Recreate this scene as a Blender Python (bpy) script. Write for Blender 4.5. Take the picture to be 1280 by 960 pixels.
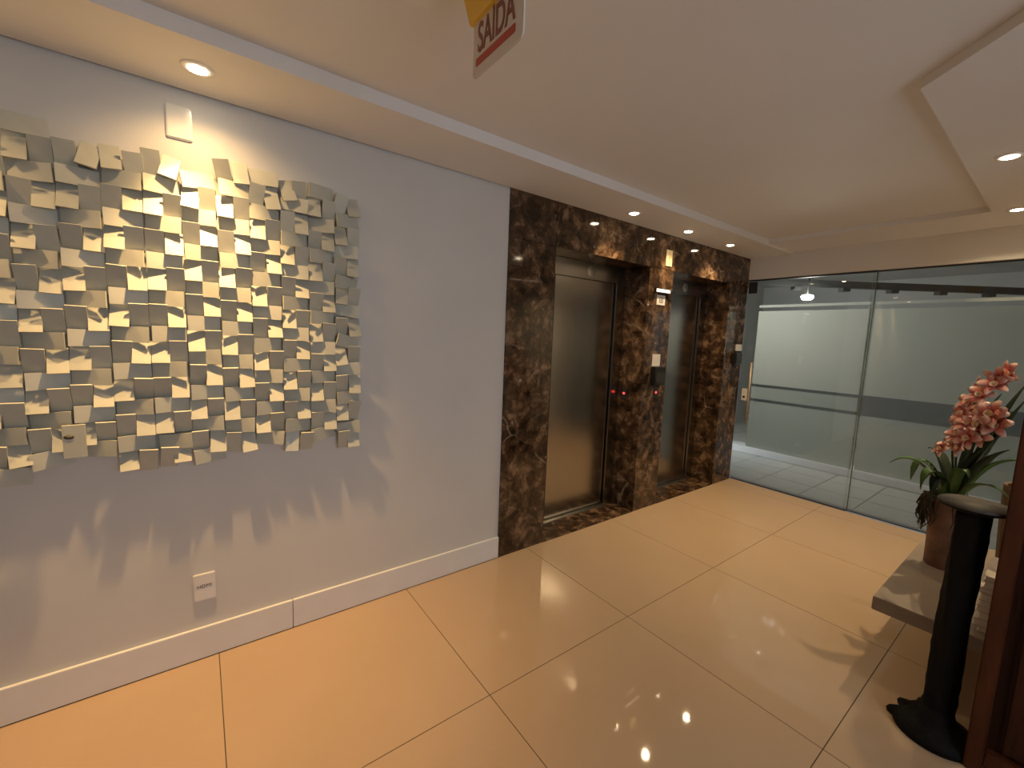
import bpy, bmesh, math, random
from mathutils import Vector, Matrix
random.seed(7)
for o in list(bpy.data.objects): bpy.data.objects.remove(o)
SC = bpy.context.scene
COL = SC.collection
# ------------------------------------------------------------------ camera
YAW, PIT, ROL, FPX, CX, CZ = 0.9296, 0.1127, 0.0382, 526.6, 2.2197, 1.5
_f = Vector((-math.sin(YAW)*math.cos(PIT), math.cos(YAW)*math.cos(PIT), -math.sin(PIT)))
_r0 = Vector((math.cos(YAW), math.sin(YAW), 0)); _u0 = _r0.cross(_f)
_r = _r0*math.cos(ROL) + _u0*math.sin(ROL); _u = -_r0*math.sin(ROL) + _u0*math.cos(ROL)
CAMLOC = Vector((CX, 0, CZ))
cam = bpy.data.cameras.new('camera'); camo = bpy.data.objects.new('camera', cam); COL.objects.link(camo)
cam.sensor_width = 36; cam.lens = FPX/1280*36; cam.clip_start = .02
camo.matrix_world = Matrix(((_r.x, _u.x, -_f.x, CX), (_r.y, _u.y, -_f.y, 0), (_r.z, _u.z, -_f.z, CZ), (0, 0, 0, 1)))
SC.camera = camo
def on_y(px, py, Y):                       # pixel direction -> point at the depth plane y = Y
    d = _r*(px-640) - _u*(py-480) + _f*FPX
    return CAMLOC + d*(Y/d.y)
# ------------------------------------------------------------------ world, exposure
w = bpy.data.worlds.new('sky'); SC.world = w; w.use_nodes = True
w.node_tree.nodes['Background'].inputs[0].default_value = (.84, .91, 1.0, 1)
w.node_tree.nodes['Background'].inputs[1].default_value = 3.1
SC.view_settings.view_transform = 'Standard'; SC.view_settings.look = 'None'
SC.view_settings.exposure = 0.22; SC.view_settings.gamma = 1; SC.view_settings.use_curve_mapping = False
WARM = (1.0, .74, .42)
# ------------------------------------------------------------------ materials
def newmat(name):
    m = bpy.data.materials.new(name); m.use_nodes = True
    nt = m.node_tree; return m, nt, nt.nodes['Principled BSDF']
def N(nt, t, **kw):
    n = nt.nodes.new(t)
    for k, v in kw.items(): setattr(n, k, v)
    return n
def mat(name, col, rough=.5, metal=0, var=.06, scale=8, bump=0, bscale=60, emit=None, es=0, spec=.5, coat=0, stretch=(1, 1, 1), rnd=0):
    m, nt, b = newmat(name)
    b.inputs['Roughness'].default_value = rough; b.inputs['Metallic'].default_value = metal
    b.inputs['Specular IOR Level'].default_value = spec; b.inputs['Coat Weight'].default_value = coat
    tc = N(nt, 'ShaderNodeTexCoord'); mp = N(nt, 'ShaderNodeMapping'); mp.inputs['Scale'].default_value = stretch
    nt.links.new(tc.outputs['Object'], mp.inputs[0])
    no = N(nt, 'ShaderNodeTexNoise'); no.inputs['Scale'].default_value = scale; no.inputs['Detail'].default_value = 4
    nt.links.new(mp.outputs[0], no.inputs['Vector'])
    r = N(nt, 'ShaderNodeValToRGB'); r.color_ramp.elements[0].position = .3; r.color_ramp.elements[1].position = .7
    r.color_ramp.elements[0].color = (*[max(0, c*(1-var)) for c in col], 1)
    r.color_ramp.elements[1].color = (*[min(1, c*(1+var)) for c in col], 1)
    nt.links.new(no.outputs['Fac'], r.inputs[0])
    out = r.outputs[0]
    if rnd:
        oi = N(nt, 'ShaderNodeObjectInfo'); mr = N(nt, 'ShaderNodeMapRange'); mr.inputs[3].default_value = 1-rnd; mr.inputs[4].default_value = 1+rnd
        nt.links.new(oi.outputs['Random'], mr.inputs[0])
        h = N(nt, 'ShaderNodeHueSaturation'); nt.links.new(out, h.inputs['Color']); nt.links.new(mr.outputs[0], h.inputs['Value']); out = h.outputs[0]
    nt.links.new(out, b.inputs['Base Color'])
    if bump:
        n2 = N(nt, 'ShaderNodeTexNoise'); n2.inputs['Scale'].default_value = bscale; n2.inputs['Detail'].default_value = 3
        nt.links.new(mp.outputs[0], n2.inputs['Vector'])
        bp = N(nt, 'ShaderNodeBump'); bp.inputs['Strength'].default_value = bump; bp.inputs['Distance'].default_value = .01
        nt.links.new(n2.outputs['Fac'], bp.inputs['Height']); nt.links.new(bp.outputs[0], b.inputs['Normal'])
    if emit:
        b.inputs['Emission Color'].default_value = (*emit, 1); b.inputs['Emission Strength'].default_value = es
    return m
def marble_mat(name, dark, mid, light):
    m, nt, b = newmat(name)
    b.inputs['Roughness'].default_value = .07
    tc = N(nt, 'ShaderNodeTexCoord')
    wn = N(nt, 'ShaderNodeTexNoise'); wn.inputs['Scale'].default_value = 3.2; wn.inputs['Detail'].default_value = 6
    nt.links.new(tc.outputs['Object'], wn.inputs['Vector'])
    add = N(nt, 'ShaderNodeMixRGB', blend_type='LINEAR_LIGHT'); add.inputs[0].default_value = .09
    nt.links.new(tc.outputs['Object'], add.inputs[1]); nt.links.new(wn.outputs['Color'], add.inputs[2])
    n1 = N(nt, 'ShaderNodeTexNoise'); n1.inputs['Scale'].default_value = 11; n1.inputs['Detail'].default_value = 10; n1.inputs['Roughness'].default_value = .68
    nt.links.new(add.outputs[0], n1.inputs['Vector'])
    r1 = N(nt, 'ShaderNodeValToRGB'); e = r1.color_ramp.elements
    e[0].position = .36; e[0].color = (*dark, 1); e[1].position = .70; e[1].color = (*light, 1)
    x = e.new(.52); x.color = (*mid, 1)
    vc = N(nt, 'ShaderNodeTexVoronoi'); vc.inputs['Scale'].default_value = 17; nt.links.new(add.outputs[0], vc.inputs['Vector'])
    vb = N(nt, 'ShaderNodeTexVoronoi'); vb.inputs['Scale'].default_value = 5; nt.links.new(add.outputs[0], vb.inputs['Vector'])
    def cv(v, amp):
        sx = N(nt, 'ShaderNodeSeparateColor'); nt.links.new(v.outputs['Color'], sx.inputs[0])
        mr_ = N(nt, 'ShaderNodeMapRange'); mr_.inputs[3].default_value = -amp; mr_.inputs[4].default_value = amp
        nt.links.new(sx.outputs[0], mr_.inputs[0]); return mr_.outputs[0]
    a1 = N(nt, 'ShaderNodeMath', operation='ADD'); nt.links.new(n1.outputs['Fac'], a1.inputs[0]); nt.links.new(cv(vc, .075), a1.inputs[1])
    a2 = N(nt, 'ShaderNodeMath', operation='ADD'); nt.links.new(a1.outputs[0], a2.inputs[0]); nt.links.new(cv(vb, .05), a2.inputs[1])
    nt.links.new(a2.outputs[0], r1.inputs[0])
    def vein(sc, wid):
        v = N(nt, 'ShaderNodeTexVoronoi', feature='DISTANCE_TO_EDGE'); v.inputs['Scale'].default_value = sc
        nt.links.new(add.outputs[0], v.inputs['Vector'])
        rr = N(nt, 'ShaderNodeValToRGB'); rr.color_ramp.elements[0].color = (1, 1, 1, 1); rr.color_ramp.elements[1].color = (0, 0, 0, 1)
        rr.color_ramp.elements[1].position = wid
        nt.links.new(v.outputs['Distance'], rr.inputs[0]); return rr.outputs[0]
    n2 = N(nt, 'ShaderNodeTexNoise'); n2.inputs['Scale'].default_value = 4; nt.links.new(tc.outputs['Object'], n2.inputs['Vector'])
    r2 = N(nt, 'ShaderNodeValToRGB'); r2.color_ramp.elements[0].position = .5; r2.color_ramp.elements[1].position = .68
    nt.links.new(n2.outputs['Fac'], r2.inputs[0])
    mu = N(nt, 'ShaderNodeMath', operation='MULTIPLY'); nt.links.new(vein(2.3, .018), mu.inputs[0]); nt.links.new(r2.outputs[0], mu.inputs[1])
    m1 = N(nt, 'ShaderNodeMixRGB'); m1.inputs[2].default_value = (.30, .23, .17, 1)
    nt.links.new(mu.outputs[0], m1.inputs[0]); nt.links.new(r1.outputs[0], m1.inputs[1])
    mu2 = N(nt, 'ShaderNodeMath', operation='MULTIPLY'); nt.links.new(vein(9, .07), mu2.inputs[0]); mu2.inputs[1].default_value = .45
    m2 = N(nt, 'ShaderNodeMixRGB'); m2.inputs[2].default_value = (*[c*.45 for c in dark], 1)
    nt.links.new(mu2.outputs[0], m2.inputs[0]); nt.links.new(m1.outputs[0], m2.inputs[1])
    # sparse pale flecks
    v3 = N(nt, 'ShaderNodeTexVoronoi'); v3.inputs['Scale'].default_value = 7; nt.links.new(add.outputs[0], v3.inputs['Vector'])
    r3 = N(nt, 'ShaderNodeValToRGB'); r3.color_ramp.elements[0].color = (1, 1, 1, 1); r3.color_ramp.elements[1].color = (0, 0, 0, 1)
    r3.color_ramp.elements[0].position = .06; r3.color_ramp.elements[1].position = .10
    nt.links.new(v3.outputs['Distance'], r3.inputs[0])
    m3 = N(nt, 'ShaderNodeMixRGB'); m3.inputs[2].default_value = (.5, .44, .36, 1)
    mu3 = N(nt, 'ShaderNodeMath', operation='MULTIPLY'); nt.links.new(r3.outputs[0], mu3.inputs[0]); nt.links.new(r2.outputs[0], mu3.inputs[1])
    nt.links.new(mu3.outputs[0], m3.inputs[0]); nt.links.new(m2.outputs[0], m3.inputs[1])
    nt.links.new(m3.outputs[0], b.inputs['Base Color'])
    return m
def steel_mat(name, col, rough):
    m, nt, b = newmat(name)
    b.inputs['Metallic'].default_value = 1; b.inputs['Base Color'].default_value = (*col, 1)
    tc = N(nt, 'ShaderNodeTexCoord'); mp = N(nt, 'ShaderNodeMapping'); mp.inputs['Scale'].default_value = (1, 90, .8)
    nt.links.new(tc.outputs['Object'], mp.inputs[0])
    no = N(nt, 'ShaderNodeTexNoise'); no.inputs['Scale'].default_value = 6; no.inputs['Detail'].default_value = 3
    nt.links.new(mp.outputs[0], no.inputs['Vector'])
    mr = N(nt, 'ShaderNodeMapRange'); mr.inputs[3].default_value = rough-.06; mr.inputs[4].default_value = rough+.06
    nt.links.new(no.outputs['Fac'], mr.inputs[0]); nt.links.new(mr.outputs[0], b.inputs['Roughness'])
    bp = N(nt, 'ShaderNodeBump'); bp.inputs['Strength'].default_value = .05; bp.inputs['Distance'].default_value = .002
    nt.links.new(no.outputs['Fac'], bp.inputs['Height']); nt.links.new(bp.outputs[0], b.inputs['Normal'])
    return m
def glass_mat(name, tint):
    m = bpy.data.materials.new(name); m.use_nodes = True; nt = m.node_tree; nt.nodes.clear()
    o = N(nt, 'ShaderNodeOutputMaterial'); t = N(nt, 'ShaderNodeBsdfTransparent'); t.inputs[0].default_value = (*tint, 1)
    g = N(nt, 'ShaderNodeBsdfGlossy'); g.inputs['Roughness'].default_value = 0.0
    fr = N(nt, 'ShaderNodeFresnel'); fr.inputs[0].default_value = 1.5
    mx = N(nt, 'ShaderNodeMixShader'); nt.links.new(fr.outputs[0], mx.inputs[0]); nt.links.new(t.outputs[0], mx.inputs[1]); nt.links.new(g.outputs[0], mx.inputs[2])
    nt.links.new(mx.outputs[0], o.inputs[0]); return m
def frost_mat(name, clear, col):
    m = bpy.data.materials.new(name); m.use_nodes = True; nt = m.node_tree; nt.nodes.clear()
    o = N(nt, 'ShaderNodeOutputMaterial'); t = N(nt, 'ShaderNodeBsdfTransparent'); t.inputs[0].default_value = (.9, .95, .92, 1)
    tl = N(nt, 'ShaderNodeBsdfTranslucent'); d = N(nt, 'ShaderNodeBsdfDiffuse')
    tc = N(nt, 'ShaderNodeTexCoord'); no = N(nt, 'ShaderNodeTexNoise'); no.inputs['Scale'].default_value = 5
    nt.links.new(tc.outputs['Object'], no.inputs['Vector'])
    r = N(nt, 'ShaderNodeValToRGB'); r.color_ramp.elements[0].color = (*[c*.97 for c in col], 1); r.color_ramp.elements[1].color = (*col, 1)
    nt.links.new(no.outputs['Fac'], r.inputs[0]); nt.links.new(r.outputs[0], tl.inputs[0]); nt.links.new(r.outputs[0], d.inputs[0])
    a = N(nt, 'ShaderNodeMixShader'); a.inputs[0].default_value = .12; nt.links.new(tl.outputs[0], a.inputs[1]); nt.links.new(d.outputs[0], a.inputs[2])
    mx = N(nt, 'ShaderNodeMixShader'); mx.inputs[0].default_value = clear; nt.links.new(a.outputs[0], mx.inputs[1]); nt.links.new(t.outputs[0], mx.inputs[2])
    nt.links.new(mx.outputs[0], o.inputs[0]); return m
M = {}
M['wall'] = mat('grey wall paint', (.60, .59, .57), .55, var=.02, scale=3, bump=.02, bscale=200)
M['paint'] = mat('white ceiling paint', (.74, .72, .70), .7, var=.015, scale=2)
M['tile'] = mat('polished cream porcelain', (.44, .315, .205), .035, var=.03, scale=2.5, rnd=.02, spec=.5)
M['grout'] = mat('brown grout', (.07, .048, .03), .9)
M['base'] = mat('white baseboard', (.72, .71, .70), .35, var=.02)
M['marble'] = marble_mat('dark emperador marble', (.020, .011, .006), (.08, .044, .024), (.25, .155, .088))
M['core'] = mat('rough masonry', (.05, .04, .03), .9)
M['steel'] = steel_mat('brushed steel', (.40, .375, .35), .22)
M['steel_light'] = steel_mat('light brushed steel', (.62, .60, .58), .3)
M['dark'] = mat('black gap', (.008, .008, .008), .6)
M['glass'] = glass_mat('clear greenish glass', (.955, .97, .955))
M['glass_edge'] = mat('green glass edge', (.06, .09, .07), .2)
M['frost'] = frost_mat('frosted film', .10, (.74, .74, .70))
M['frost_thin'] = frost_mat('light frosted film', .45, (.66, .66, .62))
M['art'] = mat('pale sage painted wood', (.45, .455, .395), .38, var=.04, scale=20, rnd=.05)
M['art_back'] = mat('grey backing board', (.33, .33, .30), .7)
M['plate'] = mat('white glossy plastic', (.72, .70, .67), .18, var=.02)
M['black'] = mat('black plastic', (.012, .012, .012), .35)
M['bulb'] = mat('glowing lamp glass', (1, .9, .75), .4, emit=(1, .82, .55), es=60)
M['ring'] = mat('white lamp ring', (.8, .78, .75), .4)
M['red_led'] = mat('red button light', (.5, .02, .02), .4, emit=(1, .05, .04), es=3)
M['display'] = mat('lit display', (.8, .8, .75), .4, emit=(1, .95, .85), es=.9)
M['brassplate'] = mat('pale gold plaque', (.75, .62, .36), .3, metal=.3)
M['satin'] = mat('satin champagne metal', (.50, .42, .34), .4, metal=.5)
M['yellow'] = mat('yellow plastic', (.78, .48, .05), .4, var=.03)
M['sign'] = mat('grey acrylic sign', (.62, .58, .54), .25, var=.02)
M['sign_red'] = mat('red sign print', (.42, .06, .05), .5)
M['sign_text'] = mat('dark red lettering', (.22, .07, .05), .5)
M['ink'] = mat('dark ink', (.05, .045, .04), .6)
M['bench'] = mat('taupe stone slab', (.27, .22, .18), .4, var=.06, scale=14)
M['bark'] = mat('black rough casting', (.006, .0055, .005), .7, spec=.12, var=.4, scale=25, bump=.6, bscale=45, stretch=(1, 1, .35))
M['rim'] = mat('worn grey rim', (.05, .045, .037), .6, spec=.3, var=.3, scale=30)
M['wood'] = mat('dark red brown wood', (.035, .010, .004), .5, spec=.2, var=.5, scale=9, bump=.35, bscale=30, stretch=(3, 3, .35))
M['wood_edge'] = mat('reddish wood edge', (.075, .022, .008), .5, spec=.2, var=.3, scale=9, bump=.2, bscale=30, stretch=(3, 3, .3))
M['pot'] = mat('brown clay pot', (.16, .08, .05), .65, var=.35, scale=12, bump=.3, bscale=40)
M['basket'] = mat('brown ribbed wood', (.14, .085, .045), .6, var=.3, scale=20, stretch=(1, 1, .1))
M['moss'] = mat('dark moss', (.035, .03, .016), .9, var=.5, scale=60)
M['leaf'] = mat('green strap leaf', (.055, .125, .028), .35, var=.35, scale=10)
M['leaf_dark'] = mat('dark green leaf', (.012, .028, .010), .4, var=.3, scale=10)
M['stem'] = mat('flower stem', (.06, .07, .02), .5)
M['lip'] = mat('cream orchid lip', (.85, .62, .40), .5)
M['paper'] = mat('white paper', (.72, .68, .62), .7, var=.05)
M['cover'] = mat('pale book cover', (.62, .55, .48), .4, var=.1, rnd=.2)
M['ext_wall'] = mat('garage wall paint', (.44, .435, .41), .8, var=.04, scale=2)
M['ext_floor'] = mat('pale garage tile', (.50, .50, .46), .3, var=.05)
M['ext_grout'] = mat('dark tile grout', (.28, .28, .26), .8)
M['rail'] = mat('dark painted metal', (.025, .025, .024), .5)
M['band'] = mat('grey wall band', (.16, .16, .15), .7)
M['extlamp'] = mat('cool lamp cover', (1, 1, 1), .4, emit=(1, 1, .95), es=22)
def petal_mat():
    m, nt, b = newmat('salmon orchid petal'); b.inputs['Roughness'].default_value = .5
    tc = N(nt, 'ShaderNodeTexCoord'); ln = N(nt, 'ShaderNodeVectorMath', operation='LENGTH'); nt.links.new(tc.outputs['Object'], ln.inputs[0])
    mr = N(nt, 'ShaderNodeMapRange'); mr.inputs[1].default_value = .008; mr.inputs[2].default_value = .05; nt.links.new(ln.outputs['Value'], mr.inputs[0])
    r = N(nt, 'ShaderNodeValToRGB'); e = r.color_ramp.elements; e[0].color = (.60, .12, .11, 1); e[1].color = (.90, .64, .56, 1)
    x = e.new(.6); x.color = (.72, .25, .21, 1)
    nt.links.new(mr.outputs[0], r.inputs[0]); nt.links.new(r.outputs[0], b.inputs['Base Color'])
    b.inputs['Subsurface Weight'].default_value = .0
    return m
M['petal'] = petal_mat()
# ------------------------------------------------------------------ mesh helpers
def link(name, me, m, parent=None):
    o = bpy.data.objects.new(name, me); COL.objects.link(o)
    if m is not None and not me.materials: me.materials.append(m)
    if parent is not None: o.parent = parent
    return o
def bm_mesh(bm, smooth=False):
    bmesh.ops.recalc_face_normals(bm, faces=bm.faces)
    me = bpy.data.meshes.new('m'); bm.to_mesh(me); bm.free()
    if smooth:
        for p in me.polygons: p.use_smooth = True
    return me
def add_box(bm, a, b):
    vs = [bm.verts.new((x, y, z)) for x in (a[0], b[0]) for y in (a[1], b[1]) for z in (a[2], b[2])]
    for f in ((0, 1, 3, 2), (4, 6, 7, 5), (0, 4, 5, 1), (2, 3, 7, 6), (0, 2, 6, 4), (1, 5, 7, 3)):
        bm.faces.new([vs[i] for i in f])
    return vs
def box(name, a, b, m, parent=None, bev=0):
    bm = bmesh.new(); add_box(bm, a, b)
    if bev: bmesh.ops.bevel(bm, geom=list(bm.edges), offset=bev, segments=2, affect='EDGES')
    return link(name, bm_mesh(bm), m, parent)
def boxes(name, lst, m, parent=None, bev=0):
    bm = bmesh.new()
    for a, b in lst: add_box(bm, a, b)
    if bev: bmesh.ops.bevel(bm, geom=list(bm.edges), offset=bev, segments=2, affect='EDGES')
    return link(name, bm_mesh(bm), m, parent)
def add_prism(bm, pts, z0, z1):
    a = [bm.verts.new((x, y, z0)) for x, y in pts]; b = [bm.verts.new((x, y, z1)) for x, y in pts]
    bm.faces.new(a[::-1]); bm.faces.new(b); n = len(pts)
    for i in range(n): bm.faces.new((a[i], a[(i+1) % n], b[(i+1) % n], b[i]))
def prism(name, pts, z0, z1, m, parent=None):
    bm = bmesh.new(); add_prism(bm, pts, z0, z1); return link(name, bm_mesh(bm), m, parent)
def lathe_bm(bm, prof, seg=32, c=(0, 0, 0), axis='z'):
    rings = []
    for r, z in prof:
        ring = []
        for i in range(seg):
            a = 2*math.pi*i/seg
            p = (r*math.cos(a), r*math.sin(a), z)
            if axis == 'x': p = (z, r*math.cos(a), r*math.sin(a))
            if axis == 'y': p = (r*math.cos(a), z, r*math.sin(a))
            ring.append(bm.verts.new((p[0]+c[0], p[1]+c[1], p[2]+c[2])))
        rings.append(ring)
    for a, b in zip(rings, rings[1:]):
        for i in range(seg): bm.faces.new((a[i], a[(i+1) % seg], b[(i+1) % seg], b[i]))
    bm.faces.new(rings[0][::-1]); bm.faces.new(rings[-1])
def lathe(name, prof, m, parent=None, seg=32, c=(0, 0, 0), axis='z', smooth=True):
    bm = bmesh.new(); lathe_bm(bm, prof, seg, c, axis); me = bm_mesh(bm, smooth)
    o = link(name, me, m, parent)
    if smooth:
        try: me.set_sharp_from_angle(angle=math.radians(40))
        except Exception: pass
    return o
def tube_bm(bm, pts, rad, seg=8):
    rings = []; n = len(pts); pts = [Vector(p) for p in pts]
    for i, p in enumerate(pts):
        t = (pts[min(i+1, n-1)]-pts[max(i-1, 0)]).normalized()
        s = t.cross(Vector((0, 0, 1)));
        if s.length < .01: s = t.cross(Vector((0, 1, 0)))
        s.normalize(); q = s.cross(t); r = rad[i] if isinstance(rad, (list, tuple)) else rad
        rings.append([bm.verts.new(p + (s*math.cos(a)+q*math.sin(a))*r) for a in [2*math.pi*k/seg for k in range(seg)]])
    for a, b in zip(rings, rings[1:]):
        for i in range(seg): bm.faces.new((a[i], a[(i+1) % seg], b[(i+1) % seg], b[i]))
    bm.faces.new(rings[0][::-1]); bm.faces.new(rings[-1])
def tube(name, pts, rad, m, parent=None, seg=8):
    bm = bmesh.new(); tube_bm(bm, pts, rad, seg); return link(name, bm_mesh(bm, True), m, parent)
def empty(name, loc):
    o = bpy.data.objects.new(name, None); COL.objects.link(o); o.location = loc; o.empty_display_size = .05
    return o
def tag(o, label, cat, group=None):
    o['label'] = label; o['category'] = cat
    if group: o['group'] = group
    return o
def struct(o, label=None):
    o['kind'] = 'structure'
    if label: o['label'] = label
    return o
def text(name, body, size, m, parent, mw, ext=.0006, squash=1.0, bold=0.0):
    cu = bpy.data.curves.new('t', 'FONT'); cu.body = body; cu.size = size; cu.extrude = ext; cu.align_x = 'CENTER'; cu.align_y = 'CENTER'; cu.offset = bold
    t = bpy.data.objects.new('t', cu); COL.objects.link(t)
    dg = bpy.context.evaluated_depsgraph_get(); me = bpy.data.meshes.new_from_object(t.evaluated_get(dg))
    bpy.data.objects.remove(t)
    me.transform(Matrix.Diagonal((squash, 1, 1, 1))); me.transform(mw); me.materials.clear()
    return link(name, me, m, parent)
# text frames: read on a wall facing +x / facing -y
FACE_X = Matrix(((0, 0, 1, 0), (1, 0, 0, 0), (0, 1, 0, 0), (0, 0, 0, 1)))
FACE_MY = Matrix(((1, 0, 0, 0), (0, 0, -1, 0), (0, 1, 0, 0), (0, 0, 0, 1)))
# ------------------------------------------------------------------ dimensions
H = 2.41; HT = 2.465; HS = 2.428; YG = 4.754; XR = 4.1; YB = -3.2; YM = 1.585
# ------------------------------------------------------------------ floor
fl = struct(box('floor', (-.02, YB, -.12), (XR, YG+.02, -.0012), M['grout']), 'cream polished porcelain tile floor with thin brown joints')
T = .9045; J = .0035
bm = bmesh.new(); add_box(bm, (0, 0, -.0079), (T-J, T-J, 0)); tile_full = bm_mesh(bm)
y0 = .026 - 4*T
for i in range(7):
    for j in range(10):
        x = i*T; y = y0+j*T
        x1 = min(x+T-J, XR); y1 = min(y+T-J, YG+.02); ya = max(y, YB)
        if y1-ya < .05 or x1-x < .05: continue
        if abs(x1-x-T+J) < 1e-4 and abs(y1-ya-T+J) < 1e-4:
            o = link('floor_tile', tile_full, M['tile'], fl); o.location = (x, y, 0)
        else:
            box('floor_tile', (x, ya, -.0079), (x1, y1, 0), M['tile'], fl)
# ------------------------------------------------------------------ walls
struct(box('wall_left', (-.25, YB, -.12), (0, YM, HT+.1), M['wall']), 'plain light grey painted wall')
bb = struct(box('baseboard_left', (0.0005, YB, 0), (.012, YM-.002, .006), M['core']), 'white baseboard along the grey wall')
for a, b in ((YB, -1.47), (-1.467, .3305), (.3335, YM-.002)):
    box('baseboard_board', (.0005, a, .004), (.016, b, .149), M['base'], bb, bev=.002)
# marble elevator wall
we = struct(boxes('wall_elevator', [((-.75, YM+.001, -.12), (-.31, YG+.3, HT+.1)), ((-.31, YM+.001, -.12), (-.262, 1.97, HT+.1)),
     ((-.31, YM+.001, 2.15), (-.03, YG, HT+.1)), ((-.262, YM+.001, -.12), (-.03, 1.95, 2.15)), ((-.31, 3.06, -.12), (-.03, 3.34, 2.15)), ((-.31, 4.40, -.12), (-.03, YG, 2.15))], M['core']),
     'dark brown polished marble wall around two elevators')
LZ = 2.118; R1 = (1.98, 3.03); R2 = (3.37, 4.372); g = .0012
def panel(a, b): return box('marble_panel', a, b, M['marble'], we, bev=.0015)
panel((-.03, YM, 0), (.012, R1[0], LZ-g))                       # near pier
panel((-.03, YM, LZ+g), (.012, 1.975, H+.02))
panel((-.03, 1.975+2*g, LZ), (.012, R1[1]-g, H+.02))            # lintel over first elevator
panel((-.03, R1[1]+g, LZ+g), (.012, R2[0]-g, H+.02))
panel((-.03, R2[0]+g, LZ), (.012, YG-.002, H+.02))
panel((-.03, R1[1], 0), (.012, R2[0], LZ-g))                    # pillar between
panel((-.03, R2[1], 0), (.012, YG-.002, LZ-g))                  # far pier
for y in (R1[0], R1[1], R2[0], R2[1]):                          # reveals
    s = -1 if y in (R1[0], R2[0]) else 1
    a, b = sorted((y, y+s*.028)); panel((-.30, a, 0), (-.031, b, LZ-g))
for r in (R1, R2):
    panel((-.25, r[0]-.02, LZ+.001), (-.031, r[1]+.02, LZ+.03))     # lintel soffit
    panel((-.30, r[0]+.001, -.01), (.014, r[1]-.001, .006))         # floor sill
# ------------------------------------------------------------------ elevator doors (structure)
def elevator(n, r, desc):
    e = struct(box('door_%d' % n, (-.309, r[0], 0.007), (-.30, r[1], LZ), M['dark']), desc)
    jl, jr = r[0]+.17, r[1]-.115
    fx = -.225
    boxes('door_jamb', [((-.30, r[0]+.001, .007), (fx, jl, LZ-.002))], M['steel'], e, bev=.002)
    boxes('door_jamb', [((-.30, jr, .007), (fx, r[1]-.001, LZ-.002))], M['steel'], e, bev=.002)
    hd = boxes('door_header', [((-.30, jl, 1.985), (fx, jr, LZ-.002))], M['steel'], e, bev=.002)
    mid = jl + (jr-jl)*.12
    box('door_leaf', (-.296, jl+.001, .02), (-.272, mid+.02, 1.984), M['steel'], e, bev=.002)
    box('door_leaf', (-.270, mid-.02, .02), (-.25, jr-.012, 1.984), M['steel'], e, bev=.002)
    boxes('door_sill', [((-.29, jl, .0065), (-.262, jr, .014)), ((-.256, jl, .0065), (-.236, jr, .014)), ((-.232, jl, .0065), (-.205, jr, .014))], M['steel_light'], e)
    mid = (jl+jr)/2
    lathe('level_indicator', [(.0, .0), (.042, 0), (.042, .003), (.036, .005), (.0, .005)], M['steel_light'], hd, c=(fx, mid+.05, 2.05), axis='x').scale = (1, 1, 1)
    return e
elevator(2, R1, 'brushed steel elevator door in marble recess nearer the grey wall')
elevator(3, R2, 'brushed steel elevator door in marble recess beside the glass')
# ------------------------------------------------------------------ ceiling
ce = struct(box('ceiling', (-.02, YB, HT), (XR, YG+.15, HT+.12), M['paint']), 'white painted ceiling with raised tray')
boxes('dropped_band', [((.014, YB, H), (.41, YG+.1, HT-.0005))], M['paint'], ce)
prism('dropped_band', [(.4105, 4.20), (1.76, 4.20), (1.772, 2.096), (2.02, 1.886), (2.70, 1.31), (XR, 1.31), (XR, YG+.1), (.4105, YG+.1)], HS, HT-.0005, M['paint'], ce)
# header above the glass
struct(box('wall_far', (.0005, YG, 2.195), (2.61, YG+.12, HS-.0005), M['paint']), 'painted header above the glass wall')
# rest of the lobby, behind and beside the camera
struct(box('wall_back', (0, YB-.15, -.12), (XR+.15, YB, HT+.1), M['wall']))
struct(boxes('wall_right', [((XR, YB, -.12), (XR+.15, -.1, HT+.1)), ((XR, 1.75, -.12), (XR+.15, YG, HT+.1)), ((XR, -.1, 2.25), (XR+.15, 1.75, HT+.1)), ((XR, -.1, -.12), (XR+.15, 1.75, .8))], M['wall']))
struct(box('wall_partition', (2.62, 2.75, 0.0), (2.72, YG, H-.001), M['wall']))
struct(box('wall_side_far', (2.72, YG-.1, 0.0), (XR, YG, H-.001), M['wall']))
# ------------------------------------------------------------------ glass front
XD = 1.078
gd = struct(box('door_1', (.004, YG+.030, .012), (XD, YG+.040, 2.19), M['glass']), 'sliding glass door with frosted bands beside the far elevator')
gw = struct(box('window_1', (XD-.03, YG+.052, .008), (2.61, YG+.062, 2.194), M['glass']), 'fixed glass panel with frosted bands beside the sliding door')
box('pane_edge', (XD, YG+.0295, .012), (XD+.006, YG+.0405, 2.19), M['glass_edge'], gd)
box('top_rail', (.004, YG+.026, 2.178), (XD, YG+.044, 2.194), M['rail'], gd)
box('top_rail', (XD-.03, YG+.047, 2.182), (2.61, YG+.066, 2.1945), M['rail'], gw)
box('bottom_rail', (.004, YG+.026, .001), (XD, YG+.044, .012), M['rail'], gd)
box('bottom_rail', (XD-.03, YG+.047, .001), (2.61, YG+.066, .008), M['rail'], gw)
def film(par, x0, x1, z0, z1, y, m='frost'): return box('frosted_film', (x0, y, z0), (x1, y+.0006, z1), M[m], par)
yf = YG+.0405
for par, x0, x1, yy in ((gd, .13, XD-.01, YG+.0405), (gw, XD+.010, 2.60, YG+.0625)):
    film(par, x0, x1, 1.092, 1.862, yy)
    film(par, x0, x1, 1.900, 1.925, yy)
    if par is gd: film(par, x0, x1, .935, 1.062, yy, 'frost_thin')
    film(par, x0, x1, .40, .905, yy, 'frost_thin')
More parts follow.
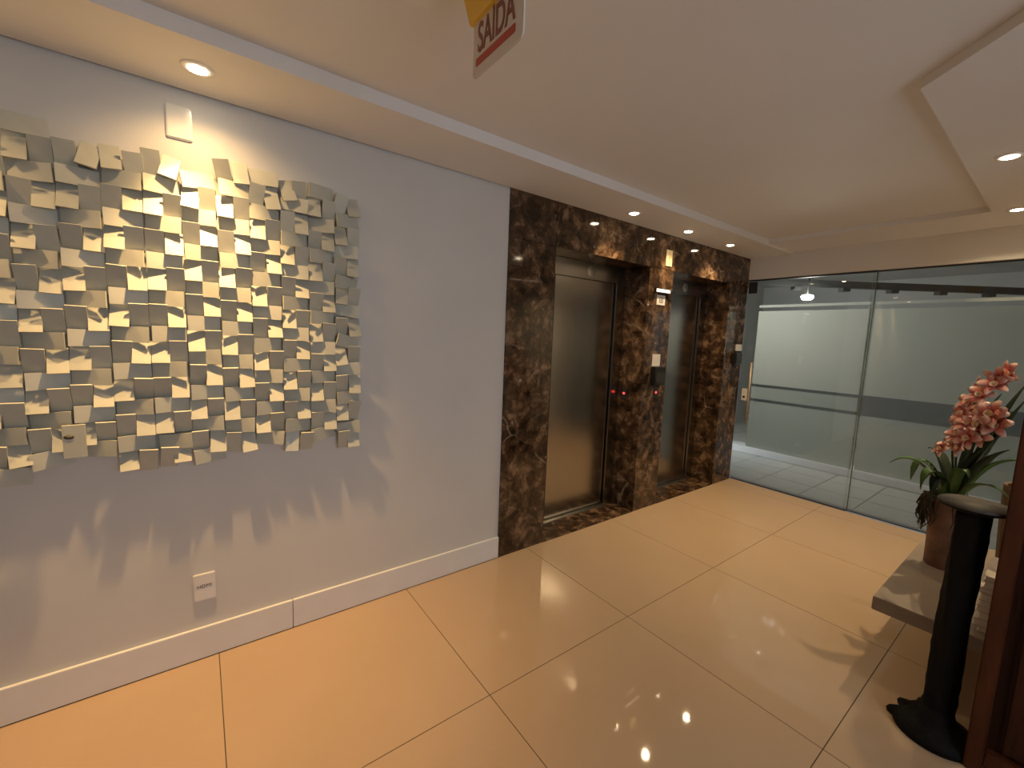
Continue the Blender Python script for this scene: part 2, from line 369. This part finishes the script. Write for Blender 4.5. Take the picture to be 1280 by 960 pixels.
# handle and lock
hb = tube('handle', [(.135, YG-.02, .66), (.135, YG-.02, 1.32)], .011, M['satin'], gd, 12)
for z in (.74, 1.24): tube('handle_post', [(.135, YG-.02, z), (.135, YG+.031, z)], .007, M['steel_light'], hb)
lk = box('lock_plate', (.045, YG+.018, .90), (.10, YG+.0295, 1.03), M['plate'], gd, bev=.002)
lathe('lock_cylinder', [(0, -.006), (.012, -.006), (.012, .0), (0, .0)], M['black'], lk, c=(.072, YG+.018, .94), axis='y', seg=16)
box('clamp_plate', (.01, YG+.018, 2.05), (.10, YG+.0295, 2.17), M['rail'], gd, bev=.002)
# ------------------------------------------------------------------ garage beyond the glass
gf = struct(box('floor_outside', (-1.6, YG+.125, -.12), (3.4, 9.0, -.006), M['ext_grout']))
for i in range(11):
    for j in range(10):
        a = -1.6+i*.45; c = YG+.13+j*.42
        box('floor_tile', (a+.004, c+.004, -.0059), (a+.446, c+.416, 0), M['ext_floor'], gf)
struct(box('wall_outside', (-1.6, 8.9, -.1), (3.4, 9.0, 3.0), M['ext_wall']))
struct(box('trim_1', (-1.59, 8.893, .38), (3.39, 8.8995, .74), M['band']), 'dark painted band along the garage wall')
struct(boxes('wall_outside_sides', [((-1.7, YG+.3, -.1), (-1.6, 9, 3.0)), ((3.4, YG+.13, -.1), (3.5, 9, 3.0))], M['ext_wall']))
struct(box('ceiling_outside', (-1.7, YG+.125, 2.62), (3.5, 9.0, 2.72), M['ext_wall']))
tag(box('parking_kerb', (-1.55, 6.08, .0005), (3.35, 6.30, .10), M['base'], bev=.01), 'low white kerb across the floor beyond the glass', 'kerb')
ra = empty('cable_rail', (-.5, 5.1, 2.25)); tag(ra, 'dark metal rail with clamps hung from the ceiling beyond the glass', 'rail')
A = Vector((-1.59, 3.66, 2.26)); B = Vector((2.37, 8.89, 2.26)); A = A+(B-A)*.255; d = (B-A).normalized(); s = Vector((-d.y, d.x, 0))
def bar(name, a, b, wd, z0, z1, m, par):
    o = prism(name, [tuple((a+s*wd).xy), tuple((b+s*wd).xy), tuple((b-s*wd).xy), tuple((a-s*wd).xy)], z0, z1, m, par)
    o.matrix_parent_inverse = Matrix.Translation(-par.location); return o
bar('rail_bar', A, B, .035, 2.23, 2.31, M['rail'], ra)
for k in range(8):
    p = A+d*(.45+k*.58); bar('clamp', p, p+d*.09, .040, 2.19, 2.235, M['rail'], ra)
ex = empty('bulkhead_lamp', (.23, 5.75, 2.08)); tag(ex, 'bright white lamp hanging beyond the sliding glass door', 'lamp')
lathe('lamp_shade', [(0, -.03), (.05, -.02), (.065, .01), (.05, .03), (0, .032)], M['extlamp'], ex)
tube('lamp_stem', [(0, 0, .03), (0, 0, .54)], .008, M['rail'], ex)
l = bpy.data.lights.new('lamp_light', 'POINT'); l.energy = 27; l.color = (1, .99, .93); l.shadow_soft_size = .07
lo = bpy.data.objects.new('lamp_light', l); COL.objects.link(lo); lo.parent = ex; lo.location = (0, 0, -.09)
# ------------------------------------------------------------------ downlights
def downlight(x, y, z, energy, col, label, size=110, group='recessed ceiling downlights'):
    e = empty('downlight', (x, y, z)); tag(e, label, 'downlight', group)
    bm = bmesh.new(); prof = [(.029, -.001), (.032, -.006), (.050, -.004), (.052, -.0003)]
    lathe_bm(bm, prof, 32); link('lamp_ring', bm_mesh(bm, True), M['ring'], e)
    lathe('bulb', [(0, -.009), (.020, -.0085), (.029, -.0065), (.029, -.0062), (0, -.0062)], M['bulb'], e, seg=24)
    l = bpy.data.lights.new('lamp_light', 'SPOT'); l.energy = energy; l.color = col; l.shadow_soft_size = .022; l.spot_size = math.radians(size); l.spot_blend = 1.0
    lo = bpy.data.objects.new('lamp_light', l); COL.objects.link(lo); lo.parent = e; lo.location = (0, 0, -.034)
    return e
HOT = (1, .60, .24)
ad = downlight(.222, .034, H, 165, HOT, 'warm glowing downlight in the band above the tiled artwork', 80)
l = bpy.data.lights.new('lamp_spill', 'SPOT'); l.energy = 10; l.color = HOT; l.shadow_soft_size = .022; l.spot_size = math.radians(155); l.spot_blend = .8
lo = bpy.data.objects.new('lamp_spill', l); COL.objects.link(lo); lo.parent = ad; lo.location = (0, 0, -.034)
downlight(.222, -.90, H, 50, HOT, 'warm downlight in the band past the left end of the artwork', 128)
downlight(.20, 2.54, H, 40, WARM, 'lit downlight in front of the marble over the first elevator')
downlight(.19, 3.257, H, 40, WARM, 'lit downlight in front of the marble above the pillar')
downlight(.187, 3.956, H, 40, WARM, 'lit downlight in front of the marble over the far elevator')
downlight(1.914, 3.089, HS, 14, WARM, 'lit downlight over the orchid bench, farther from the glass')
downlight(1.872, 4.23, HS, 105, WARM, 'lit downlight over the orchid bench, close to the glass header', 150)
# ------------------------------------------------------------------ wall artwork
art = empty('tile_artwork', (0, .655, .9)); tag(art, 'large wall relief of tilted pale sage square tiles on grey wall', 'artwork')
YA1 = .656; PW = .115; NP = 13; HP = .1425; U = PW/2
box('backing_board', (.0005, -PW*NP+.02, .085), (.010, -.02, 1.20), M['art_back'], art)
def tile_mesh(wy, wz, t=.007):
    bm = bmesh.new(); add_box(bm, (-t/2, -wy/2, -wz/2), (t/2, wy/2, wz/2)); return bm_mesh(bm)
tm_p = tile_mesh(U*.985, .094); tm_l = tile_mesh(PW*.97, .062)
for t in (tm_p, tm_l): t.materials.append(M['art'])
# z of the top of a right-proud landscape tile in each pair, counted from the lift side
specs = []
PH = [1.617, 1.440, 1.500, 1.593, 1.376]
for k in range(NP):
    yc = -PW*(k+.5)
    p0 = PH[k] if k < len(PH) else random.uniform(1.3, 1.58)
    n0 = int(math.floor((p0-.9)/HP))+1
    for n in range(-12, 12):
        zt = p0 - n*HP                      # top of landscape
        right = (n % 2 == 0)
        zc = zt-.029
        sg = 1 if right else -1
        if .925 < zc < 2.145:
            specs.append(('l', yc, zc, sg))
        zc = zt-.058-.0425
        if .935 < zc < 2.135:
            specs.append(('p', yc-U/2, zc, 1 if right else -1))    # dark under right
            specs.append(('p', yc+U/2, zc, -1 if right else 1))
def tile_mat4(sp):
    kind, y, z, sg = sp
    edge = (z > 2.03 or z < 1.03 or y > -.14)
    j = random.gauss(0, 1)*(.10 if edge else .02)
    jy = random.gauss(0, .004 if edge else .0012); jz = random.gauss(0, .006 if edge else .0015)
    tilt = math.radians(random.gauss(20, 2.5))
    loc = Matrix.Translation((.033+random.gauss(0, .0015), y+jy, z-.9+jz))
    if kind == 'p':     # sg>0 : top edge out (faces down) ; sg<0 : bottom edge out (faces up)
        rot = Matrix.Rotation(sg*tilt, 4, 'Y')
    else:               # sg>0 : right (+y) end out ; sg<0 : left end out
        rot = Matrix.Rotation(-sg*tilt*.72, 4, 'Z')
    return loc @ Matrix.Rotation(j, 4, 'X') @ rot
rest = bmesh.new()
specs.sort(key=lambda q: -q[1])
for i, sp in enumerate(specs):
    mw = tile_mat4(sp); me = tm_p if sp[0] == 'p' else tm_l
    if i < 300:
        o = link('tile', me, None, art); o.matrix_local = mw
    else:
        n0 = len(rest.verts); rest.from_mesh(me); rest.verts.ensure_lookup_table()
        bmesh.ops.transform(rest, matrix=mw, verts=rest.verts[n0:])
me = bm_mesh(rest); o = link('tile_remainder', me, M['art'], art); o['kind'] = 'stuff'; me.materials.clear(); me.materials.append(M['art'])
# small plate set into the artwork
pl = box('alarm_plate', (.068, -.405, 1.00), (.080, -.345, 1.12), M['art']); tag(pl, 'small grey plate with dark oval sensor on lower artwork tiles', 'plate')
bm = bmesh.new(); lathe_bm(bm, [(0, 0), (.011, 0), (.011, .0015), (0, .0015)], 20, (0, 0, 0), 'x'); me = bm_mesh(bm, True)
me.transform(Matrix.Diagonal((1, 1.25, .75, 1))); me.transform(Matrix.Translation((.0801, -.388, 1.078))); link('sensor_eye', me, M['ink'], pl)
# ------------------------------------------------------------------ wall plates
tag(box('blank_plate', (.0005, -.071, 2.222), (.011, .011, 2.346), M['plate'], bev=.004), 'blank white plastic cover plate on wall above the artwork', 'plate')
op = box('outlet_plate', (.0005, -.058, .276), (.010, .0225, .400), M['plate'], bev=.003); tag(op, 'white outlet plate with small dark print low on grey wall', 'outlet')
text('lettering', 'HDMI', .022, M['ink'], op, Matrix.Translation((.0104, -.018, .342)) @ FACE_X)
# ------------------------------------------------------------------ fittings on the marble
X0 = .0125
pq = box('floor_plaque', (X0, 3.235, 2.150), (X0+.006, 3.322, 2.285), M['brassplate'], bev=.001); tag(pq, 'small pale gold plaque on marble lintel above the pillar', 'plaque')
for k, s_ in enumerate(('1', '2', '3')): text('lettering', s_, .032, M['ink'], pq, Matrix.Translation((X0+.0064, 3.279, 2.255-k*.037)) @ FACE_X)
fd = box('floor_display', (X0, 3.105, 1.915), (X0+.02, 3.315, 1.952), M['rail'], bev=.002); tag(fd, 'thin lit elevator display strip on marble pillar', 'display')
box('screen', (X0+.0202, 3.112, 1.921), (X0+.0212, 3.308, 1.946), M['display'], fd)
nt_ = box('notice', (X0, 3.15, 1.815), (X0+.003, 3.268, 1.898), M['paper']); tag(nt_, 'white notice with grey symbol under the display on pillar', 'notice')
bm = bmesh.new()
for a, b in (((3.185, 1.835), (3.192, 1.878)), ((3.185, 1.871), (3.235, 1.878)), ((3.228, 1.835), (3.235, 1.878)), ((3.185, 1.835), (3.235, 1.842)), ((3.203, 1.85), (3.218, 1.864))):
    add_box(bm, (X0+.0031, a[0], a[1]), (X0+.0036, b[0], b[1]))
link('symbol', bm_mesh(bm), M['rail'], nt_)
tag(box('card_label', (X0, 3.15, 1.288), (X0+.003, 3.262, 1.392), M['paper']), 'small white label above the black box on pillar', 'label')
ic = box('access_reader', (X0, 3.135, 1.125), (X0+.05, 3.30, 1.285), M['black'], bev=.008); tag(ic, 'black access reader box on the marble pillar', 'reader')
box('reader_face', (X0+.0502, 3.155, 1.15), (X0+.052, 3.28, 1.235), M['rail'], ic)
def button(x, y, z, label, axis):
    e = empty('call_button', (x, y, z)); tag(e, label, 'button', 'elevator call buttons')
    if axis == 'x':
        box('button_plate', (0, -.028, -.05), (.004, .028, .05), M['rail'], e, bev=.001)
        lathe('button_light', [(0, .0042), (.010, .0042), (.010, .007), (0, .008)], M['red_led'], e, axis='x', seg=16)
    else:
        box('button_plate', (-.028, -.004, -.05), (.028, 0, .05), M['rail'], e, bev=.001)
        lathe('button_light', [(0, -.0042), (.010, -.0042), (.010, -.007), (0, -.008)], M['red_led'], e, axis='y', seg=16)
button(X0, 3.235, 1.056, 'red lit call button on pillar front under black reader', 'x')
button(-.165, R1[1]-.0003, 1.035, 'red lit call button on the side of the pillar facing the first elevator', 'y')
rd = box('door_reader', (X0, 4.52, 1.29), (X0+.055, 4.66, 1.42), M['black'], bev=.01); tag(rd, 'black reader box on far marble pier beside the glass door', 'reader')
box('reader_face', (X0+.0552, 4.54, 1.31), (X0+.057, 4.64, 1.37), M['rail'], rd)
tag(box('keypad', (X0, 4.60, 1.435), (X0+.022, 4.70, 1.505), M['plate'], bev=.004), 'small white box above the black reader on far pier', 'keypad')
# ------------------------------------------------------------------ exit sign
sg = empty('exit_sign', (1.2435, .64, H)); tag(sg, 'grey hanging exit sign with red letters and yellow top holder', 'sign')
def at_root(o, root): o.matrix_parent_inverse = Matrix.Translation(-root.location); return o
def rounded(x0, x1, z0, z1, y0, y1, r=.014):
    pts = []
    for cx, cz, a0 in ((x1-r, z0+r, -90), (x1-r, z1-r, 0), (x0+r, z1-r, 90), (x0+r, z0+r, 180)):
        for k in range(5):
            a = math.radians(a0+k*22.5); pts.append((cx+r*math.cos(a), cz+r*math.sin(a)))
    bm = bmesh.new(); a = [bm.verts.new((x, y0, z)) for x, z in pts]; b = [bm.verts.new((x, y1, z)) for x, z in pts]
    bm.faces.new(a); bm.faces.new(b[::-1]); n = len(pts)
    for i in range(n): bm.faces.new((a[i], b[i], b[(i+1) % n], a[(i+1) % n]))
    return bm_mesh(bm)
face = at_root(link('sign_plate', rounded(1.131, 1.356, 2.199, 2.38, .637, .642), M['sign'], sg), sg)
link('red_bar', rounded(1.146, 1.326, 2.225, 2.246, .6362, .6369, .004), M['sign_red'], face)
text('lettering', 'SAÍDA', .104, M['sign_text'], face, Matrix.Translation((1.238, .6363, 2.289)) @ FACE_MY, squash=.58, bold=.0016)
bm = bmesh.new()
prof = ((.627, 2.337), (.654, 2.337), (.668, HT-.001), (.600, HT-.001))
a = [bm.verts.new((1.125-(.022 if i in (2, 3) else 0), y, z)) for i, (y, z) in enumerate(prof)]
b = [bm.verts.new((1.262+(.022 if i in (2, 3) else 0), y, z)) for i, (y, z) in enumerate(prof)]
bm.faces.new(a); bm.faces.new(b[::-1])
for i in range(4): bm.faces.new((a[i], b[i], b[(i+1) % 4], a[(i+1) % 4]))
at_root(link('yellow_holder', bm_mesh(bm), M['yellow'], sg), sg)
# ------------------------------------------------------------------ bench
bn = empty('stone_bench', (2.18, 3.1, 0)); tag(bn, 'low taupe stone bench slab carrying the potted orchid', 'bench')
at_root(box('seat_slab', (1.762, 2.51, .285), (2.60, 3.75, .35), M['bench'], bn, bev=.003), bn)
at_root(box('support', (2.15, 2.72, .0005), (2.52, 2.80, .285), M['bench'], bn), bn)
at_root(box('support', (2.15, 3.45, .0005), (2.52, 3.53, .285), M['bench'], bn), bn)
# books
zz = .3505
for k in range(9):
    t = random.uniform(.022, .032); x0 = 2.075+random.uniform(-.012, .012); yy = 2.56+random.uniform(0, .02)
    b = empty('book', (x0+.1, yy+.14, zz)); tag(b, {0: 'lowest white-paged book of the stack, lying on the stone bench', 8: 'topmost white-paged book of the stack on the stone bench'}.get(k, 'white-paged book inside the stack between black column and wooden cabinet'), 'book', 'stack of books on the bench')
    boxes('book_cover', [((-.10, -.14, 0), (.12, .14, .003)), ((-.10, -.14, t-.003), (.12, .14, t)), ((.115, -.14, .003), (.12, .14, t-.003))], M['cover'], b)
    box('page_block', (-.095, -.135, .0031), (.1149, .135, t-.0031), M['paper'], b)
    zz += t+.0004
# ------------------------------------------------------------------ black column
pc = Vector((2.037, 2.285, 0))
co = empty('column_stand', pc); tag(co, 'black rough column stand with flat round top and notched foot', 'column')
pts = []
for k in range(48):
    a = 2*math.pi*k/48; r = .125
    dd = math.degrees(a)
    dl = abs((dd-168+180) % 360-180)
    if dl < 14: r = .062+.055*(dl/14)**1.3
    if 0.5 < dl-14 < 10: r = .142
    pts.append((r*math.cos(a), r*math.sin(a)))
bm = bmesh.new(); n = len(pts); rings = []
for z, s_ in ((.0005, .97), (.018, 1.0), (.034, .93), (.055, .66), (.085, .45), (.12, .38)):
    rings.append([bm.verts.new((x*s_, y*s_, z)) for x, y in pts])
for a, b in zip(rings, rings[1:]):
    for i in range(n): bm.faces.new((a[i], a[(i+1) % n], b[(i+1) % n], b[i]))
bm.faces.new(rings[0][::-1]); bm.faces.new(rings[-1]); link('foot', bm_mesh(bm, True), M['bark'], co)
bm = bmesh.new(); seg = 28; rings = []
for k in range(26):
    z = .06+k*.0345
    rings.append([bm.verts.new(((.046+.0035*math.sin(5*a+z*9)+random.uniform(-.0018, .0018))*math.cos(a)+.012*z, (.046+.0035*math.sin(5*a+z*9)+random.uniform(-.0018, .0018))*math.sin(a), z)) for a in [2*math.pi*i/seg for i in range(seg)]])
for a, b in zip(rings, rings[1:]):
    for i in range(seg): bm.faces.new((a[i], a[(i+1) % seg], b[(i+1) % seg], b[i]))
bm.faces.new(rings[0][::-1]); bm.faces.new(rings[-1]); link('shaft', bm_mesh(bm, True), M['bark'], co)
tp = lathe('top_plate', [(0, .922), (.060, .922), (.095, .935), (.100, .942), (.100, .948), (.094, .950), (0, .950)], M['bark'], co, c=(.012, 0, 0))
bm = bmesh.new(); lathe_bm(bm, [(.0965, .9498), (.1005, .9435), (.1025, .944), (.0985, .952)], 36, (.012, 0, 0)); link('plate_rim', bm_mesh(bm, True), M['rim'], tp)
# ------------------------------------------------------------------ wooden cabinet at the right edge
cb = empty('wooden_cabinet', (2.35, 2.3, 0)); tag(cb, 'dark reddish wooden cabinet standing beside the black column', 'cabinet')
def cpart(nm, a, b, m, bev=.004): o = box(nm, a, b, m, bev=bev); o.parent = cb; return at_root(o, cb)
cx0 = 2.128
cpart('body', (cx0+.004, 2.225, .02), (2.60, 2.47, 1.70), M['wood'])
cpart('stile', (cx0, 2.19, .0005), (cx0+.045, 2.224, 1.71), M['wood_edge'])
cpart('stile', (2.56, 2.19, .0005), (2.604, 2.224, 1.71), M['wood_edge'])
cpart('rail', (cx0+.0455, 2.192, .04), (2.559, 2.224, .10), M['wood_edge'])
cpart('rail', (cx0+.0455, 2.192, 1.63), (2.559, 2.224, 1.71), M['wood_edge'])
cpart('door_panel', (cx0+.075, 2.205, .11), (2.53, 2.224, 1.62), M['wood'], .01)
cpart('cabinet_top', (cx0-.01, 2.18, 1.711), (2.61, 2.48, 1.74), M['wood_edge'])
# ------------------------------------------------------------------ potted orchid
PB = Vector((1.893, 3.20, .3505))
po = empty('potted_orchid', PB); tag(po, 'potted orchid with salmon pink flower spikes in tall brown pot', 'plant')
pot = lathe('pot', [(0, 0), (.066, 0), (.072, .01), (.074, .15), (.082, .30), (.090, .36), (.092, .385), (.084, .387), (.078, .36), (0, .35)], M['pot'], po)
bm = bmesh.new()
for k in range(150):                      # moss and hanging roots
    a = random.uniform(0, 2*math.pi); r = random.uniform(.02, .088); L_ = random.uniform(.02, .05)
    p = Vector((r*math.cos(a), r*math.sin(a), .355))
    if k > 70:
        a = random.gauss(3.3, .7); p = Vector((.09*math.cos(a), .09*math.sin(a), .385)); dn = random.uniform(.05, .2)
        q = [p, p+Vector((math.cos(a)*.022, math.sin(a)*.022, -dn*.3)), p+Vector((math.cos(a)*.026+random.gauss(0, .01), math.sin(a)*.026+random.gauss(0, .01), -dn*.7)), p+Vector((math.cos(a)*.02+random.gauss(0, .012), math.sin(a)*.02, -dn))]
        tube_bm(bm, q, [.004, .0045, .0035, .0015], 4)
    else:
        tube_bm(bm, [p, p+Vector((random.gauss(0, .015), random.gauss(0, .015), L_*.6)), p+Vector((random.gauss(0, .03), random.gauss(0, .03), L_))], [.008, .009, .003], 5)
o = link('moss', bm_mesh(bm, True), M['moss'], po); o['kind'] = 'stuff'
def leaf(p0, p1, p2, wd, m):
    bm = bmesh.new(); n = 12; p0, p1, p2 = Vector(p0), Vector(p1), Vector(p2); L = []; 
    for k in range(n+1):
        t = k/n; p = p0*(1-t)**2+p1*2*t*(1-t)+p2*t*t; tg = ((p1-p0)*(1-t)+(p2-p1)*t).normalized()
        s = tg.cross(Vector((0, 0, 1)))
        if s.length < .05: s = tg.cross(Vector((0, 1, 0)))
        s.normalize(); nn = s.cross(tg); wv = 1.4*wd*(math.sin(math.pi*min(1, (t*.9+.12)))**.7)*.5
        if k == n: wv = .001
        L.append([bm.verts.new(p-s*wv+nn*wv*.35), bm.verts.new(p-nn*.0008), bm.verts.new(p+s*wv+nn*wv*.35), bm.verts.new(p-nn*.0028)])
    for a, b in zip(L, L[1:]):
        for i in range(4): bm.faces.new((a[i], a[(i+1) % 4], b[(i+1) % 4], b[i]))
    o = link('leaf', bm_mesh(bm, True), m, po); return o
def loc(px, py, Y): return on_y(px, py, Y)-PB
c0 = Vector((0, 0, .37))
leaf(c0+Vector((-.03, -.02, 0)), loc(1150, 555, 3.12), loc(1112, 578, 3.10), .040, M['leaf'])
leaf(c0+Vector((-.03, .02, 0)), loc(1152, 545, 3.28), loc(1138, 600, 3.20), .045, M['leaf'])
leaf(c0+Vector((-.02, -.03, 0)), loc(1165, 560, 3.05), loc(1150, 612, 3.04), .048, M['leaf'])
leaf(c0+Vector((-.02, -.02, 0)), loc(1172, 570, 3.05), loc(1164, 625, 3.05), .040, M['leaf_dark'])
leaf(c0+Vector((.0, -.03, 0)), loc(1200, 565, 3.03), loc(1212, 598, 2.98), .036, M['leaf'])
leaf(c0+Vector((.03, -.02, 0)), loc(1240, 560, 3.12), loc(1292, 580, 3.10), .045, M['leaf'])
leaf(c0+Vector((.02, -.03, 0)), loc(1225, 585, 3.0), loc(1264, 625, 2.95), .028, M['leaf'])
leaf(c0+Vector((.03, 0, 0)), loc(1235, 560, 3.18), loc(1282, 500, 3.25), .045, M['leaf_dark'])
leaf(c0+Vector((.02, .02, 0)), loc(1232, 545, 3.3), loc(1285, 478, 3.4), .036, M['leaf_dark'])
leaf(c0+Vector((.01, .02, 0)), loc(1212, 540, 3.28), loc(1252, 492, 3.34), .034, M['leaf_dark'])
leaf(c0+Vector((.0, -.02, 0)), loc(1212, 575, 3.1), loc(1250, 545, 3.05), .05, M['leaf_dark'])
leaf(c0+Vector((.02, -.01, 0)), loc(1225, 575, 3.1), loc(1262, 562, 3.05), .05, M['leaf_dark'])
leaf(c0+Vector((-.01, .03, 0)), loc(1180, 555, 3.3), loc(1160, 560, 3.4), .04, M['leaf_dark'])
# petals
def flower_meshes():
    bm = bmesh.new(); bl = bmesh.new()
    for k in range(5):
        a = math.radians(90+k*72); R = Matrix.Rotation(a, 4, 'Z'); ln = .050 if k in (0, 2, 3) else .047; wd = .036 if k in (1, 4) else .030
        rows = []
        for i in range(6):
            t = i/5; x = .004+ln*t; hw = wd*.5*math.sin(math.pi*(.12+.80*t))**.8; zc = .014*math.sin(t*2.2)+(.004 if k in (1, 4) else 0)
            rows.append([bm.verts.new(R @ Vector((x, -hw, zc+.3*hw))), bm.verts.new(R @ Vector((x, 0, zc))), bm.verts.new(R @ Vector((x, hw, zc+.3*hw))), bm.verts.new(R @ Vector((x, 0, zc-.0012)))])
        for p, q in zip(rows, rows[1:]):
            for i in range(4): bm.faces.new((p[i], p[(i+1) % 4], q[(i+1) % 4], q[i]))
    lathe_bm(bl, [(.001, .0), (.006, .008), (.009, .018), (.013, .026), (.012, .0262), (.005, .012), (0.0005, .008)], 10, (0, -.004, 0))
    return bm_mesh(bm, True), bm_mesh(bl, True)
pm, lm = flower_meshes(); pm.materials.append(M['petal']); lm.materials.append(M['lip'])
def spike(pts, nm='stem'):
    return tube(nm, [c0+Vector((.01, 0, 0))]+pts, [.006]+[.0045]*(len(pts)-1)+[.003], M['stem'], po, 6)
s1 = spike([loc(1190, 560, 3.19), loc(1212, 510, 3.19), loc(1240, 482, 3.19), loc(1268, 468, 3.18)])
s2 = spike([loc(1195, 565, 3.14), loc(1215, 540, 3.10), loc(1240, 525, 3.08), loc(1262, 520, 3.06)])
fls = [(1266, 466, 3.15, 1.0), (1252, 470, 3.14, 1.0), (1243, 482, 3.12, .95), (1232, 484, 3.16, .95), (1226, 495, 3.12, .95), (1213, 503, 3.15, .9), (1222, 512, 3.18, .9), (1206, 516, 3.14, .9),
       (1203, 528, 3.10, .95), (1212, 532, 3.06, 1.0), (1226, 528, 3.04, 1.05), (1241, 518, 3.03, 1.1), (1256, 519, 3.03, 1.1), (1246, 532, 3.02, 1.0), (1228, 543, 3.04, 1.0), (1212, 548, 3.04, .95),
       (1198, 545, 3.08, .9), (1190, 556, 3.08, .85), (1179, 562, 3.07, .75), (1202, 560, 3.04, .8)]
for px, py, Y, s_ in fls:
    p = loc(px, py, Y)
    to = Vector((-.55+random.gauss(0, .35), -.75+random.gauss(0, .25), .25+random.gauss(0, .35))).normalized()
    q = to.to_track_quat('Z', 'Y'); mw = Matrix.Translation(p) @ q.to_matrix().to_4x4() @ Matrix.Rotation(random.uniform(-.5, .5), 4, 'Z') @ Matrix.Diagonal((s_*1.18, s_*1.18, s_*1.18, 1))
    f = link('flower', pm, None, po); f.matrix_local = mw
    link('flower_lip', lm, None, f)
# ribbed planter behind the column
rp = empty('ribbed_planter', (2.16, 3.42, .3505)); tag(rp, 'brown ribbed wooden planter behind the orchid on the bench', 'planter')
bm = bmesh.new(); seg = 64; rings = []
for z, r in ((0, .085), (.02, .092), (.30, .105), (.46, .112), (.475, .110), (.47, .098), (.30, .092)):
    rings.append([bm.verts.new(((r*(1+(.03 if i % 4 < 2 else -.02)*(z < .46)))*math.cos(2*math.pi*i/seg), (r*(1+(.03 if i % 4 < 2 else -.02)*(z < .46)))*math.sin(2*math.pi*i/seg), z)) for i in range(seg)])
for a, b in zip(rings, rings[1:]):
    for i in range(seg): bm.faces.new((a[i], a[(i+1) % seg], b[(i+1) % seg], b[i]))
bm.faces.new(rings[0][::-1]); bm.faces.new(rings[-1]); link('planter_body', bm_mesh(bm), M['basket'], rp)
lathe('planter_soil', [(0, .302), (.09, .302), (.085, .33), (0, .34)], M['moss'], rp)
